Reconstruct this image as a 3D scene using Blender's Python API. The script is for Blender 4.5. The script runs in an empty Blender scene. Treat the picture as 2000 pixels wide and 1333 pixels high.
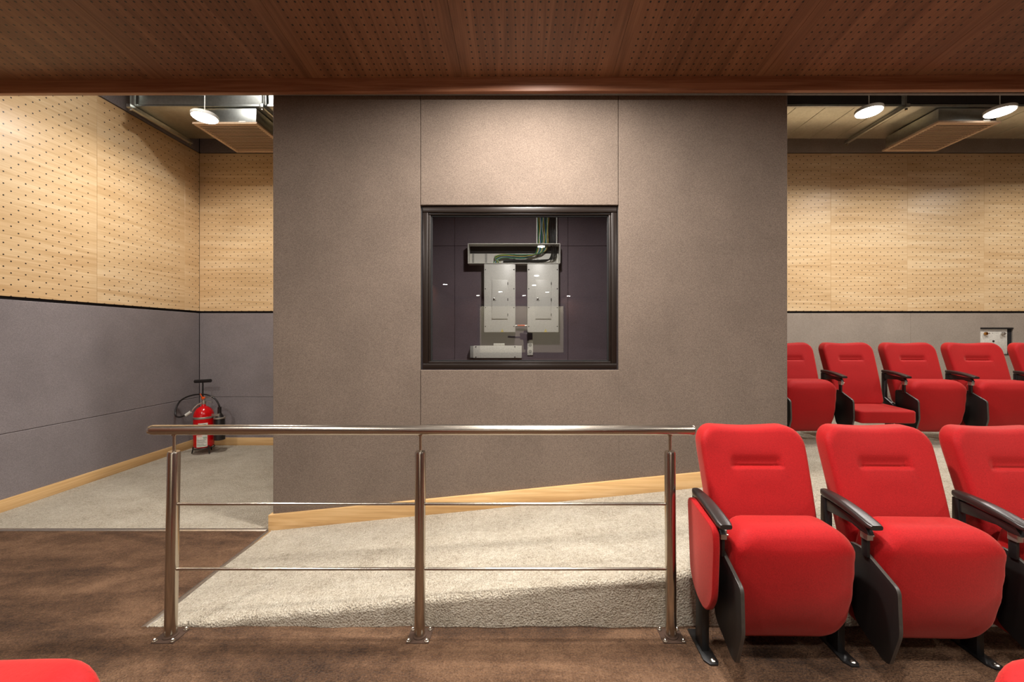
import bpy, bmesh, math, random
from mathutils import Vector, Matrix
random.seed(7)
S = bpy.context.scene
COL = S.collection
PI = math.pi
R = math.radians

# ------------------------------------------------------------------ camera, world, exposure
cam_d = bpy.data.cameras.new('camera')
cam = bpy.data.objects.new('camera', cam_d)
COL.objects.link(cam)
cam.location = (0, 0, 1.40)
cam.rotation_euler = (R(90), 0, 0)
cam_d.sensor_width = 36
cam_d.lens = 36 * 770 / 2000
cam_d.shift_x = -0.009
cam_d.shift_y = -0.00475
cam_d.clip_start = 0.02
S.camera = cam
w = bpy.data.worlds.new('world')
S.world = w
w.use_nodes = True
w.node_tree.nodes['Background'].inputs[0].default_value = (0.05, 0.05, 0.05, 1)
w.node_tree.nodes['Background'].inputs[1].default_value = 0.2
vs = S.view_settings
vs.view_transform = 'Standard'
vs.look = 'None'
vs.gamma = 1
vs.use_curve_mapping = False
vs.exposure = 0.12
LAMP_W = 67.0      # watts of a round lamp over the seats
DISC_W = 25.0      # watts of a round lamp by the ducts

# ------------------------------------------------------------------ materials
MATS = {}
def srgb(r, g, b):
    f = lambda c: (c/255/12.92) if c/255 <= 0.04045 else ((c/255+0.055)/1.055)**2.4
    return (f(r), f(g), f(b), 1)

class NT:
    def __init__(s, name):
        s.m = bpy.data.materials.new(name); s.m.use_nodes = True
        s.t = s.m.node_tree; s.b = s.t.nodes['Principled BSDF']; s.out = s.t.nodes['Material Output']
        MATS[name] = s.m
    def n(s, typ, **kw):
        nd = s.t.nodes.new(typ)
        for k, v in kw.items():
            if k.startswith('i_'):
                nd.inputs[int(k[2:]) if k[2:].isdigit() else k[2:].replace('_', ' ')].default_value = v
            else: setattr(nd, k, v)
        return nd
    def l(s, a, b): s.t.links.new(a, b)
    def math(s, op, a, b=None, c=None):
        nd = s.n('ShaderNodeMath', operation=op)
        for i, v in enumerate((a, b, c)):
            if v is None: continue
            if isinstance(v, (int, float)): nd.inputs[i].default_value = v
            else: s.l(v, nd.inputs[i])
        return nd.outputs[0]
    def mix(s, fac, a, b):
        nd = s.n('ShaderNodeMix', data_type='RGBA')
        for i, v in ((0, fac), (6, a), (7, b)):
            if isinstance(v, (int, float, tuple)): nd.inputs[i].default_value = v
            else: s.l(v, nd.inputs[i])
        return nd.outputs[2]
    def ramp(s, fac, *stops):
        nd = s.n('ShaderNodeValToRGB'); e = nd.color_ramp.elements
        while len(e) < len(stops): e.new(0.5)
        for i, (p, c) in enumerate(stops):
            e[i].position = p; e[i].color = c
        s.l(fac, nd.inputs[0]); return nd.outputs[0]
    def noise(s, vec, scale, detail=4, rough=0.5, dist=0):
        nd = s.n('ShaderNodeTexNoise'); nd.inputs['Scale'].default_value = scale
        nd.inputs['Detail'].default_value = detail; nd.inputs['Roughness'].default_value = rough
        nd.inputs['Distortion'].default_value = dist
        if vec is not None: s.l(vec, nd.inputs['Vector'])
        return nd.outputs[0]
    def mapping(s, vec, scale=(1,1,1), loc=(0,0,0), rot=(0,0,0)):
        nd = s.n('ShaderNodeMapping'); nd.inputs['Scale'].default_value = scale
        nd.inputs['Location'].default_value = loc; nd.inputs['Rotation'].default_value = rot
        s.l(vec, nd.inputs[0]); return nd.outputs[0]
    def bump(s, h, strength, dist=0.002):
        nd = s.n('ShaderNodeBump'); nd.inputs['Strength'].default_value = strength
        nd.inputs['Distance'].default_value = dist
        s.l(h, nd.inputs['Height']); s.l(nd.outputs[0], s.b.inputs['Normal'])
    def setp(s, **kw):
        for k, v in kw.items(): s.b.inputs[k.replace('_', ' ')].default_value = v

def plain(name, c, rough=0.5, metal=0.0, spec=0.5, bumpscale=None, bs=0.15, var=0.0):
    t = NT(name); t.setp(Roughness=rough, Metallic=metal)
    t.b.inputs['Specular IOR Level'].default_value = spec
    co = t.n('ShaderNodeTexCoord').outputs['Object']
    nz = t.noise(co, bumpscale or 60, 3)
    a = tuple(x*(1-0.12-var) for x in c[:3])+(1,); b = tuple(min(1, x*(1+0.10+var)) for x in c[:3])+(1,)
    t.l(t.ramp(nz, (0.3, a), (0.7, b)), t.b.inputs['Base Color'])
    if bumpscale: t.bump(nz, bs, 0.001)
    return t.m

def perforated(name, dark, mid, light, along_v, pu, pv, margin, ncols, stagger, rad, rough, spec):
    """wood veneer board with drilled holes; UV is in metres from the board's corner"""
    t = NT(name)
    uv = t.n('ShaderNodeUVMap').outputs[0]
    sep = t.n('ShaderNodeSeparateXYZ'); t.l(uv, sep.inputs[0])
    u, v = sep.outputs[0], sep.outputs[1]
    rnd = t.n('ShaderNodeObjectInfo').outputs['Random']
    comb = t.n('ShaderNodeCombineXYZ'); t.l(u, comb.inputs[0]); t.l(v, comb.inputs[1])
    t.l(t.math('MULTIPLY', rnd, 37.0), comb.inputs[2])
    vec = comb.outputs[0]
    sc1 = (9.0, 0.55, 1) if along_v else (0.55, 9.0, 1)
    sc2 = (60.0, 1.6, 1) if along_v else (1.6, 60.0, 1)
    sc3 = (3.2, 0.4, 1) if along_v else (0.4, 3.2, 1)
    g1 = t.noise(t.mapping(vec, sc1), 1.6, 5, 0.6, 0.9)
    g2 = t.noise(t.mapping(vec, sc2), 2.2, 4, 0.6, 0.4)
    g3 = t.noise(t.mapping(vec, sc3), 1.2, 2, 0.5, 0.3)
    g = t.math('ADD', t.math('ADD', t.math('MULTIPLY', g1, 0.5), t.math('MULTIPLY', g2, 0.28)), t.math('MULTIPLY', g3, 0.22))
    colr = t.ramp(g, (0.36, dark), (0.50, mid), (0.62, light))
    # holes
    uu = t.math('DIVIDE', t.math('SUBTRACT', u, margin), pu)
    k = t.math('ROUND', uu)
    fu = t.math('MULTIPLY', t.math('SUBTRACT', uu, k), pu)
    odd = t.math('MODULO', t.math('ABSOLUTE', k), 2.0)
    vv = t.math('DIVIDE', v, pv)
    if stagger: vv = t.math('ADD', vv, t.math('MULTIPLY', odd, 0.5))
    fv = t.math('MULTIPLY', t.math('SUBTRACT', vv, t.math('ROUND', vv)), pv)
    d = t.math('SQRT', t.math('ADD', t.math('MULTIPLY', fu, fu), t.math('MULTIPLY', fv, fv)))
    hole = t.math('LESS_THAN', d, rad)
    inside = t.math('MULTIPLY', t.math('GREATER_THAN', k, -0.5), t.math('LESS_THAN', k, ncols-0.5))
    hole = t.math('MULTIPLY', hole, inside)
    t.l(t.mix(hole, colr, (0.012, 0.008, 0.006, 1)), t.b.inputs['Base Color'])
    t.setp(Roughness=rough); t.b.inputs['Specular IOR Level'].default_value = spec
    t.bump(t.math('SUBTRACT', t.math('MULTIPLY', g2, 0.25), hole), 0.25, 0.002)
    return t.m

def fabric(name, a, b, scale=360, rough=0.95, bs=0.35):
    t = NT(name); t.setp(Roughness=rough); t.b.inputs['Specular IOR Level'].default_value = 0.15
    co = t.n('ShaderNodeTexCoord').outputs['Object']
    n1 = t.noise(t.mapping(co, (1, 1, 0.35)), scale, 2, 0.6)
    n2 = t.noise(t.mapping(co, (0.35, 0.35, 1)), scale, 2, 0.6)
    n3 = t.noise(co, 3.0, 3, 0.5)
    h = t.math('MULTIPLY', t.math('ADD', n1, n2), 0.5)
    c = t.ramp(h, (0.36, a), (0.64, b))
    lo = t.ramp(n3, (0.3, (0.90, 0.90, 0.90, 1)), (0.7, (1.06, 1.06, 1.06, 1)))
    mm = t.n('ShaderNodeMix', data_type='RGBA', blend_type='MULTIPLY'); mm.inputs[0].default_value = 1
    t.l(c, mm.inputs[6]); t.l(lo, mm.inputs[7]); t.l(mm.outputs[2], t.b.inputs['Base Color'])
    t.bump(h, bs, 0.0015)
    return t.m

def carpet(name, dk, md, lt, big, streak, bs=1.0, wts=(0.3, 0.42, 0.13, 0.15), rng=(0.37, 0.61)):
    t = NT(name); t.setp(Roughness=1.0); t.b.inputs['Specular IOR Level'].default_value = 0.05
    t.b.inputs['Sheen Weight'].default_value = 0.04; t.b.inputs['Sheen Roughness'].default_value = 0.6
    co = t.n('ShaderNodeTexCoord').outputs['Object']
    fine = t.noise(co, 120, 3, 0.75)
    mid_ = t.noise(co, 38, 3, 0.6)
    tuft = t.n('ShaderNodeTexVoronoi'); tuft.inputs['Scale'].default_value = 110; t.l(co, tuft.inputs['Vector'])
    blot = t.noise(t.mapping(co, streak, rot=(0, 0, R(24))), big, 5, 0.62, 0.6)
    blot2 = t.noise(co, big*3.1, 4, 0.6, 0.3)
    g = t.math('ADD', t.math('MULTIPLY', blot, wts[0]), t.math('MULTIPLY', fine, wts[1]))
    g = t.math('ADD', g, t.math('ADD', t.math('MULTIPLY', blot2, wts[2]), t.math('MULTIPLY', mid_, wts[3])))
    t.l(t.ramp(g, (rng[0], dk), (0.49, md), (rng[1], lt)), t.b.inputs['Base Color'])
    hh = t.math('SUBTRACT', t.math('MULTIPLY', fine, 1.4), t.math('MULTIPLY', tuft.outputs['Distance'], 0.9))
    t.bump(t.math('ADD', hh, t.math('MULTIPLY', mid_, 0.6)), bs, 0.012)
    return t.m

perforated('wood_light', srgb(200, 163, 117), srgb(219, 187, 143), srgb(232, 206, 166), False,
           0.0473, 0.0947, 0.0667, 19, True, 0.0058, 0.36, 0.4)
perforated('wood_brown', srgb(104, 67, 45), srgb(130, 87, 60), srgb(150, 103, 73), True,
           0.0481, 0.0481, 0.0955, 19, False, 0.0060, 0.40, 0.4)
def wood_plain(name, dk, md, lt, axis, rough=0.45):
    t = NT(name); t.setp(Roughness=rough); t.b.inputs['Specular IOR Level'].default_value = 0.35
    co = t.n('ShaderNodeTexCoord').outputs['Object']
    sc = [16, 16, 16]; sc[axis] = 0.8
    sc2 = [70, 70, 70]; sc2[axis] = 1.5
    g = t.math('ADD', t.math('MULTIPLY', t.noise(t.mapping(co, sc), 1.2, 5, 0.6, 0.8), 0.6), t.math('MULTIPLY', t.noise(t.mapping(co, sc2), 1.5, 3, 0.6, 0.3), 0.4))
    t.l(t.ramp(g, (0.36, dk), (0.5, md), (0.64, lt)), t.b.inputs['Base Color'])
    t.bump(g, 0.12, 0.001)
wood_plain('beam_wood', srgb(124, 78, 54), srgb(152, 102, 74), srgb(172, 120, 90), 0)
wood_plain('board_wood_x', srgb(190, 148, 98), srgb(212, 172, 118), srgb(226, 190, 140), 0)
wood_plain('board_wood_y', srgb(190, 148, 98), srgb(212, 172, 118), srgb(226, 190, 140), 1)
wood_plain('hall_wood', srgb(74, 42, 28), srgb(98, 58, 40), srgb(115, 70, 48), 0)
fabric('fabric_taupe', srgb(96, 84, 75), srgb(128, 113, 101))
fabric('fabric_grey', srgb(118, 110, 111), srgb(148, 140, 140))
fabric('fabric_mauve', srgb(92, 80, 86), srgb(116, 103, 108))
fabric('fabric_warm_grey', srgb(142, 130, 119), srgb(170, 158, 145))
carpet('carpet_brown', srgb(50, 34, 24), srgb(101, 73, 52), srgb(142, 108, 81), 2.2, (0.6, 1.8, 1), 1.0, (0.44, 0.30, 0.15, 0.11), (0.385, 0.60))
carpet('carpet_light', srgb(146, 132, 112), srgb(194, 182, 162), srgb(221, 212, 195), 1.8, (0.7, 1.6, 1), 1.0, (0.18, 0.50, 0.14, 0.18))
fabric('red_cloth', srgb(140, 8, 13), srgb(168, 16, 20), 420, 0.66, 0.25)
MATS['red_cloth'].node_tree.nodes['Principled BSDF'].inputs['Sheen Weight'].default_value = 0.22
MATS['red_cloth'].node_tree.nodes['Principled BSDF'].inputs['Sheen Tint'].default_value = (1, 0.45, 0.35, 1)
plain('black_plastic', srgb(30, 26, 25), 0.36, bumpscale=300, bs=0.12)
plain('arm_plastic', srgb(40, 33, 31), 0.33, bumpscale=240, bs=0.15)
plain('black_steel', srgb(22, 21, 21), 0.38, bumpscale=120, bs=0.1)
plain('tablet_laminate', srgb(22, 19, 18), 0.45, bumpscale=400, bs=0.08)
plain('tablet_edge', srgb(62, 57, 52), 0.4)
plain('bounce_pale', srgb(196, 194, 190), 0.9)
plain('strip_metal', srgb(222, 216, 206), 0.3, 1.0)
plain('plate_brown', srgb(64, 45, 33), 0.95)
plain('bounce_grey', srgb(128, 126, 124), 0.9)
plain('bracket_metal', srgb(176, 168, 158), 0.4, 0.8)
plain('bolt_steel', srgb(205, 200, 190), 0.25, 1.0)
def brushed(name, c, axis, rough):
    t = NT(name); t.setp(Metallic=1.0, Roughness=rough)
    co = t.n('ShaderNodeTexCoord').outputs['Object']
    sc = [90, 90, 90]; sc[axis] = 3
    nz = t.noise(t.mapping(co, sc), 6, 3)
    a = tuple(x*0.9 for x in c[:3])+(1,)
    t.l(t.ramp(nz, (0.3, a), (0.7, c)), t.b.inputs['Base Color'])
    rr = t.n('ShaderNodeMapRange'); rr.inputs[3].default_value = rough*0.8; rr.inputs[4].default_value = rough*1.25
    t.l(nz, rr.inputs[0]); t.l(rr.outputs[0], t.b.inputs['Roughness'])
brushed('stainless_x', srgb(198, 189, 176), 0, 0.24)
brushed('stainless_z', srgb(198, 189, 176), 2, 0.22)
def galvanised():
    t = NT('galvanised'); t.setp(Metallic=1.0, Roughness=0.3)
    co = t.n('ShaderNodeTexCoord').outputs['Object']
    v = t.n('ShaderNodeTexVoronoi'); v.inputs['Scale'].default_value = 40; t.l(co, v.inputs['Vector'])
    nz = t.noise(co, 7, 5, 0.65)
    m = t.math('ADD', t.math('MULTIPLY', nz, 0.8), t.math('MULTIPLY', v.outputs['Distance'], 0.3))
    t.l(t.ramp(m, (0.3, srgb(186, 190, 186)), (0.65, srgb(204, 208, 204))), t.b.inputs['Base Color'])
galvanised()
plain('frame_brown', srgb(35, 26, 21), 0.34, 0.3, bumpscale=200, bs=0.05)
plain('gasket', srgb(14, 12, 12), 0.6)
plain('white_enamel', srgb(204, 201, 193), 0.38, bumpscale=150, bs=0.03)
plain('white_plastic', srgb(214, 210, 200), 0.45)
plain('grey_paint', srgb(150, 148, 142), 0.45, 0.2)
plain('dark_void', srgb(20, 18, 19), 0.9)
plain('plenum', srgb(34, 31, 33), 0.95, var=0.1)
plain('ext_red', srgb(196, 6, 14), 0.18)
plain('orange_plastic', srgb(232, 88, 22), 0.4)
plain('brass', srgb(186, 128, 58), 0.28, 1.0)
plain('hazard_yellow', srgb(206, 184, 96), 0.5)
plain('grille_paint', srgb(196, 168, 140), 0.42, 0.1)
plain('print_grey', srgb(110, 108, 104), 0.7)
plain('print_green', srgb(70, 130, 84), 0.7)
plain('cable_black', srgb(28, 28, 28), 0.45)
plain('cable_green', srgb(48, 128, 92), 0.45)
plain('cable_yellow', srgb(196, 178, 74), 0.45)
plain('cable_white', srgb(206, 206, 200), 0.45)
plain('cable_blue', srgb(62, 98, 140), 0.45)
def emit(name, c, s):
    t = NT(name); t.b.inputs['Emission Color'].default_value = c; t.b.inputs['Emission Strength'].default_value = s
    t.setp(Base_Color=c)
emit('lamp_glow', (1.0, 0.96, 0.90, 1), 14.0)
emit('screen_glow', srgb(214, 204, 176), 0.9)
def glass():
    t = NT('window_glass')
    g = t.n('ShaderNodeBsdfGlossy'); g.inputs['Roughness'].default_value = 0.0
    tr = t.n('ShaderNodeBsdfTransparent'); tr.inputs[0].default_value = (0.86, 0.86, 0.86, 1)
    fr = t.n('ShaderNodeFresnel'); fr.inputs[0].default_value = 1.6
    nz = t.noise(t.n('ShaderNodeTexCoord').outputs['Object'], 2.0, 2)
    f = t.math('ADD', t.math('MULTIPLY', fr.outputs[0], 1.6), t.math('MULTIPLY', nz, 0.01))
    mx = t.n('ShaderNodeMixShader'); t.l(f, mx.inputs[0]); t.l(tr.outputs[0], mx.inputs[1]); t.l(g.outputs[0], mx.inputs[2])
    t.l(mx.outputs[0], t.out.inputs[0])
glass()

# ------------------------------------------------------------------ mesh helpers
class MB:
    def __init__(s): s.v = []; s.f = []; s.uv = {}
    def add(s, vs, fs):
        o = len(s.v); s.v += [tuple(p) for p in vs]; s.f += [tuple(i+o for i in f) for f in fs]; return s
    def box(s, x0, x1, y0, y1, z0, z1):
        return s.add([(x0,y0,z0),(x1,y0,z0),(x1,y1,z0),(x0,y1,z0),(x0,y0,z1),(x1,y0,z1),(x1,y1,z1),(x0,y1,z1)],
                     [(0,3,2,1),(4,5,6,7),(0,1,5,4),(1,2,6,5),(2,3,7,6),(3,0,4,7)])
    def prism(s, poly, axis, a, b):
        """polygon in the two other axes extruded along axis from a to b"""
        n = len(poly)
        def P(p, t):
            if axis == 'x': return (t, p[0], p[1])
            if axis == 'y': return (p[0], t, p[1])
            return (p[0], p[1], t)
        vs = [P(p, a) for p in poly] + [P(p, b) for p in poly]
        fs = [tuple(range(n)), tuple(range(2*n-1, n-1, -1))] + [(i, i+n, (i+1) % n+n, (i+1) % n) for i in range(n)]
        return s.add(vs, fs)
    def tube(s, pts, r, n=10, closed=False, cap=True):
        pts = [Vector(p) for p in pts]; m = len(pts); rings = []
        up = None
        for i, p in enumerate(pts):
            a = pts[i-1] if i else (pts[-1] if closed else p); b = pts[(i+1) % m] if (i < m-1 or closed) else p
            t = (b-a).normalized()
            if up is None:
                up = Vector((0,0,1)) if abs(t.z) < 0.9 else Vector((1,0,0))
            x = t.cross(up).normalized(); up = x.cross(t).normalized()
            rr = r[i] if isinstance(r, (list, tuple)) else r
            rings.append([p + x*math.cos(2*PI*k/n)*rr + up*math.sin(2*PI*k/n)*rr for k in range(n)])
        vs = [q for g in rings for q in g]; fs = []
        for i in range(m-1+(1 if closed else 0)):
            j = (i+1) % m
            fs += [(i*n+k, i*n+(k+1) % n, j*n+(k+1) % n, j*n+k) for k in range(n)]
        if cap and not closed: fs += [tuple(range(n-1, -1, -1)), tuple((m-1)*n+k for k in range(n))]
        return s.add(vs, fs)
    def lathe(s, prof, c=(0,0,0), n=32, axis='z'):
        vs = []; fs = []
        for (r, h) in prof:
            for k in range(n):
                a = 2*PI*k/n; q = (r*math.cos(a), r*math.sin(a), h)
                if axis == 'y': q = (q[0], q[2], q[1])
                if axis == 'x': q = (q[2], q[0], q[1])
                vs.append((c[0]+q[0], c[1]+q[1], c[2]+q[2]))
        for i in range(len(prof)-1):
            fs += [(i*n+k, i*n+(k+1) % n, (i+1)*n+(k+1) % n, (i+1)*n+k) for k in range(n)]
        fs += [tuple(range(n-1, -1, -1)), tuple((len(prof)-1)*n+k for k in range(n))]
        return s.add(vs, fs)
    def build(s, name, mat, parent=None, smooth=None, bevel=0, seg=2, mats=None, fm=None, loc=None):
        me = bpy.data.meshes.new(name); me.from_pydata(s.v, [], s.f)
        bm = bmesh.new(); bm.from_mesh(me)
        if not fm: bmesh.ops.recalc_face_normals(bm, faces=bm.faces)
        if bevel:
            es = [e for e in bm.edges if len(e.link_faces) == 2 and e.calc_face_angle(0) > 0.5]
            bmesh.ops.bevel(bm, geom=es, offset=bevel, segments=seg, affect='EDGES', profile=0.5, clamp_overlap=True)
        bm.to_mesh(me); bm.free()
        return link(me, name, mat, parent, smooth if smooth is not None else (35 if bevel else None))

def link(me, name, mat, parent=None, smooth=None):
    if smooth:
        me.polygons.foreach_set('use_smooth', [True]*len(me.polygons))
        me.set_sharp_from_angle(angle=R(smooth))
    o = bpy.data.objects.new(name, me); COL.objects.link(o)
    if mat and not me.materials: me.materials.append(MATS[mat])
    if parent: o.parent = parent
    return o
def box(name, mat, x0, x1, y0, y1, z0, z1, parent=None, bevel=0, seg=2):
    return MB().box(min(x0,x1), max(x0,x1), min(y0,y1), max(y0,y1), min(z0,z1), max(z0,z1)).build(name, mat, parent, bevel=bevel, seg=seg)
def struct(o, label=None):
    o['kind'] = 'structure'
    if label: o['label'] = label
    return o
def tag(o, label, cat, group=None):
    o['label'] = label; o['category'] = cat
    if group: o['group'] = group
    return o
def empty(name, loc=(0,0,0), rz=0):
    o = bpy.data.objects.new(name, None); COL.objects.link(o); o.location = loc; o.rotation_euler = (0,0,rz)
    o.empty_display_size = 0.1
    return o
def copy_tree(o, parent=None):
    c = o.copy(); COL.objects.link(c)
    if parent: c.parent = parent
    for ch in list(o.children): copy_tree(ch, c)
    return c
def smooth_path(pts, k=8):
    pts = [Vector(p) for p in pts]; P = [pts[0]*2-pts[1]] + pts + [pts[-1]*2-pts[-2]]; out = []
    for i in range(1, len(P)-2):
        for j in range(k):
            t = j/k; a, b, c, d = P[i-1], P[i], P[i+1], P[i+2]
            out.append(0.5*((2*b)+(c-a)*t+(2*a-5*b+4*c-d)*t*t+(3*b-a-3*c+d)*t**3))
    return out+[pts[-1]]
def panel(name, mat, parent, o, U, V, wd, ht, th, ch=0.0015):
    """board with chamfered front edges; o = front lower corner, front faces U x V"""
    o = Vector(o); U = Vector(U).normalized(); V = Vector(V).normalized(); N = U.cross(V)
    c = ch
    co = [o+U*a+V*b for a, b in ((c,c),(wd-c,c),(wd-c,ht-c),(c,ht-c))]
    co += [o+U*a+V*b-N*c for a, b in ((0,0),(wd,0),(wd,ht),(0,ht))]
    co += [o+U*a+V*b-N*th for a, b in ((0,0),(wd,0),(wd,ht),(0,ht))]
    fs = [(0,1,2,3)] + [((i+1) % 4, i, 4+i, 4+(i+1) % 4) for i in range(4)] + [(4+(i+1) % 4, 4+i, 8+i, 8+(i+1) % 4) for i in range(4)] + [(11,10,9,8)]
    me = bpy.data.meshes.new(name); me.from_pydata([tuple(p) for p in co], [], fs)
    uvl = me.uv_layers.new(name='UVMap')
    for lp in me.loops:
        q = co[lp.vertex_index]-o
        uvl.data[lp.index].uv = (q.dot(U), q.dot(V))
    return link(me, name, mat, parent)

# ------------------------------------------------------------------ measures of the room
XL, XR = -4.13, 8.2           # side walls
YB, YF = 5.06, -19.0          # wall behind the seats, far wall with the screen
YBO = 2.852                   # face of the control booth
BX0, BX1 = -1.796, 1.926
YRI = 1.898                   # front edge of ramp and platform
ZP = 0.375                    # height of the platform
WB, WT = 1.722, 3.747         # wood band of the walls
FS = 0.618                    # fabric seam
YBEAM, ZB0, ZB1 = 2.813, 3.128, 3.252
SLOPE = 0.134
ZTOP = 4.7
RAMP0, RAMP1 = -1.81, 1.926

# ------------------------------------------------------------------ floors
struct(box('floor', 'carpet_brown', XL, XR, YF, YRI+0.02, -0.10, 0.0), 'dark brown carpet in front of the rail')
struct(box('floor_aisle', 'carpet_brown', XL, RAMP0, YRI+0.02, YBO-0.01, -0.10, 0.0), 'dark brown carpet left of the ramp')
struct(box('floor_corridor', 'carpet_light', XL, BX0+0.03, YBO-0.01, YB, -0.10, 0.001), 'pale grey carpet of the corridor beside the booth')
def ramp_mesh():
    m = MB(); nx = 75; prof = 22
    rr = 0.035
    for i in range(nx+1):
        x = RAMP0+(RAMP1-RAMP0)*i/nx
        zt = max(0.004, ZP*(x-RAMP0)/(RAMP1-RAMP0))
        r = min(rr, zt*0.9)
        wob = 0.004*math.sin(x*9)+0.003*math.sin(x*23+1)
        pts = [(YRI+wob, -0.02), (YRI+wob, (zt-r)*0.5), (YRI+wob, zt-r)]
        for k in range(1, 7):
            a = k/6*PI/2
            pts.append((YRI+wob+r*(1-math.cos(a)), zt-r+r*math.sin(a)))
        for k in range(1, prof-8):
            y = YRI+wob+r+(YBO-YRI-r-wob)*k/(prof-9)
            pts.append((y, zt+0.0025*math.sin(x*5+y*7)*(0 if k == prof-9 else 1)))
        for (y, z) in pts: m.v.append((x, y, z))
    n = len(pts)
    for i in range(nx):
        for k in range(n-1): m.f.append((i*n+k, i*n+k+1, (i+1)*n+k+1, (i+1)*n+k))
    return m
struct(ramp_mesh().build('floor_ramp', 'carpet_light', smooth=60), 'pale grey carpeted ramp rising along the booth')
m = MB(); prof = [(YB, -0.05), (YRI, -0.05), (YRI, ZP-0.035)]
for k in range(1, 7):
    a = k/6*PI/2; prof.append((YRI+0.035*(1-math.cos(a)), ZP-0.035+0.035*math.sin(a)))
prof.append((YB, ZP))
m.prism(prof, 'x', RAMP1, XR)
struct(m.build('floor_platform', 'carpet_light', smooth=40), 'pale carpeted platform under the rear seats')
# metal strips where the carpets meet
m = MB(); m.prism([(YBO-0.028, -0.002), (YBO-0.028, 0.003), (YBO-0.015, 0.007), (YBO+0.004, 0.007), (YBO+0.014, 0.003), (YBO+0.014, -0.002)], 'x', XL+0.02, BX0-0.035)
struct(m.build('trim_1', 'strip_metal'), 'metal strip between brown and pale carpet')
m = MB(); m.prism([(RAMP0-0.014, -0.002), (RAMP0-0.014, 0.004), (RAMP0, 0.008), (RAMP0+0.014, 0.009), (RAMP0+0.020, 0.003), (RAMP0+0.02, -0.002)], 'y', YRI-0.01, YBO-0.03)
struct(m.build('trim_2', 'strip_metal'), 'slim metal strip at the foot of the ramp')

# ------------------------------------------------------------------ walls
wl = struct(box('wall_left', 'plenum', XL-0.2, XL-0.03, YF, YB+0.2, -0.1, ZTOP), 'left wall with wood band over grey fabric')
seams = [3.84-1.0*k for k in range(2, -1, -1)] + [4.84, YB]
for a, b in zip(seams[:-1], seams[1:]):
    panel('wood_panel', 'wood_light', wl, (XL, a+0.001, WB), (0,1,0), (0,0,1), b-a-0.002, WT-WB, 0.03)
for a, b in ((1.0, 3.1), (3.1, YB)):
    panel('fabric_panel', 'fabric_grey', wl, (XL, a+0.0015, 0.09), (0,1,0), (0,0,1), b-a-0.003, FS-0.092, 0.03, 0.004)
    panel('fabric_panel', 'fabric_grey', wl, (XL, a+0.0015, FS+0.001), (0,1,0), (0,0,1), b-a-0.003, WB-0.028-FS, 0.03, 0.004)
    panel('fabric_panel', 'fabric_grey', wl, (XL, a+0.0015, WT+0.012), (0,1,0), (0,0,1), b-a-0.003, ZTOP-WT-0.03, 0.03, 0.004)
panel('hall_panel', 'hall_wood', wl, (XL, YF+0.01, 0.09), (0,1,0), (0,0,1), 1.80-YF, 4.0, 0.03) if False else panel('hall_panel', 'hall_wood', wl, (XL, YF+0.01, 0.09), (0,1,0), (0,0,1), 0.98-YF, 4.3, 0.03)
struct(box('baseboard_left', 'board_wood_y', XL-0.01, XL+0.014, 0.9, YB, 0.0, 0.098, bevel=0.002), 'light wood skirting along the left wall')

wb = struct(box('wall_back', 'plenum', XL-0.2, XR+0.2, YB+0.03, YB+0.2, -0.1, ZTOP), 'wall behind the rear seats')
def back_panels(xs, mat_f):
    for a, b in zip(xs[:-1], xs[1:]):
        panel('wood_panel', 'wood_light', wb, (a+0.001, YB, WB), (1,0,0), (0,0,1), b-a-0.002, WT-WB, 0.03)
back_panels([XL, BX0-0.4+0.985-0.985, BX0+0.05], None)
back_panels([1.88, 2.005, 2.99, 3.975, 4.957, 5.942, 6.927, XR], None)
for a, b in ((XL+0.001, BX0+0.05), (1.88, 5.0), (5.0, XR)):
    mt = 'fabric_grey' if a < 0 else 'fabric_warm_grey'
    if a == 5.0:
        # fabric cut out round the recessed outlet plate
        panel('fabric_panel', mt, wb, (a, YB, FS+0.001), (1,0,0), (0,0,1), 0.895, WB-0.028-FS, 0.03, 0.003)
        panel('fabric_panel', mt, wb, (6.315, YB, FS+0.001), (1,0,0), (0,0,1), b-6.315, WB-0.028-FS, 0.03, 0.003)
        panel('fabric_panel', mt, wb, (5.895, YB, FS+0.001), (1,0,0), (0,0,1), 0.42, 1.16-FS, 0.03, 0.003)
        panel('fabric_panel', mt, wb, (5.895, YB, 1.508), (1,0,0), (0,0,1), 0.42, WB-0.028-1.508, 0.03, 0.003)
    else:
        panel('fabric_panel', mt, wb, (a, YB, FS+0.001), (1,0,0), (0,0,1), b-a, WB-0.028-FS, 0.03, 0.004)
    panel('fabric_panel', mt, wb, (a, YB, 0.09), (1,0,0), (0,0,1), b-a, FS-0.092, 0.03, 0.004)
    panel('fabric_panel', mt, wb, (a, YB, WT+0.012), (1,0,0), (0,0,1), b-a, ZTOP-WT-0.03, 0.03, 0.004)
struct(box('baseboard_back', 'board_wood_x', XL, BX0+0.02, YB-0.014, YB+0.01, 0.0, 0.098, bevel=0.002), 'light wood skirting on the wall behind the extinguisher')
wr = struct(box('wall_right', 'hall_wood', XR, XR+0.2, YF, YB+0.2, -0.1, ZTOP), 'right wall of the hall')
wf = struct(box('wall_far', 'hall_wood', XL-0.2, XR+0.2, YF-0.2, YF, -0.1, ZTOP), 'far wall that carries the screen')
struct(box('ceiling_plenum', 'bounce_pale', XL-0.2, XR+0.2, YBEAM-0.1, YB+0.2, ZTOP, ZTOP+0.1), 'ceiling above the ducts, made pale to brighten the left duct')  # pale colour put in so the left duct mirrors something bright

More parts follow.
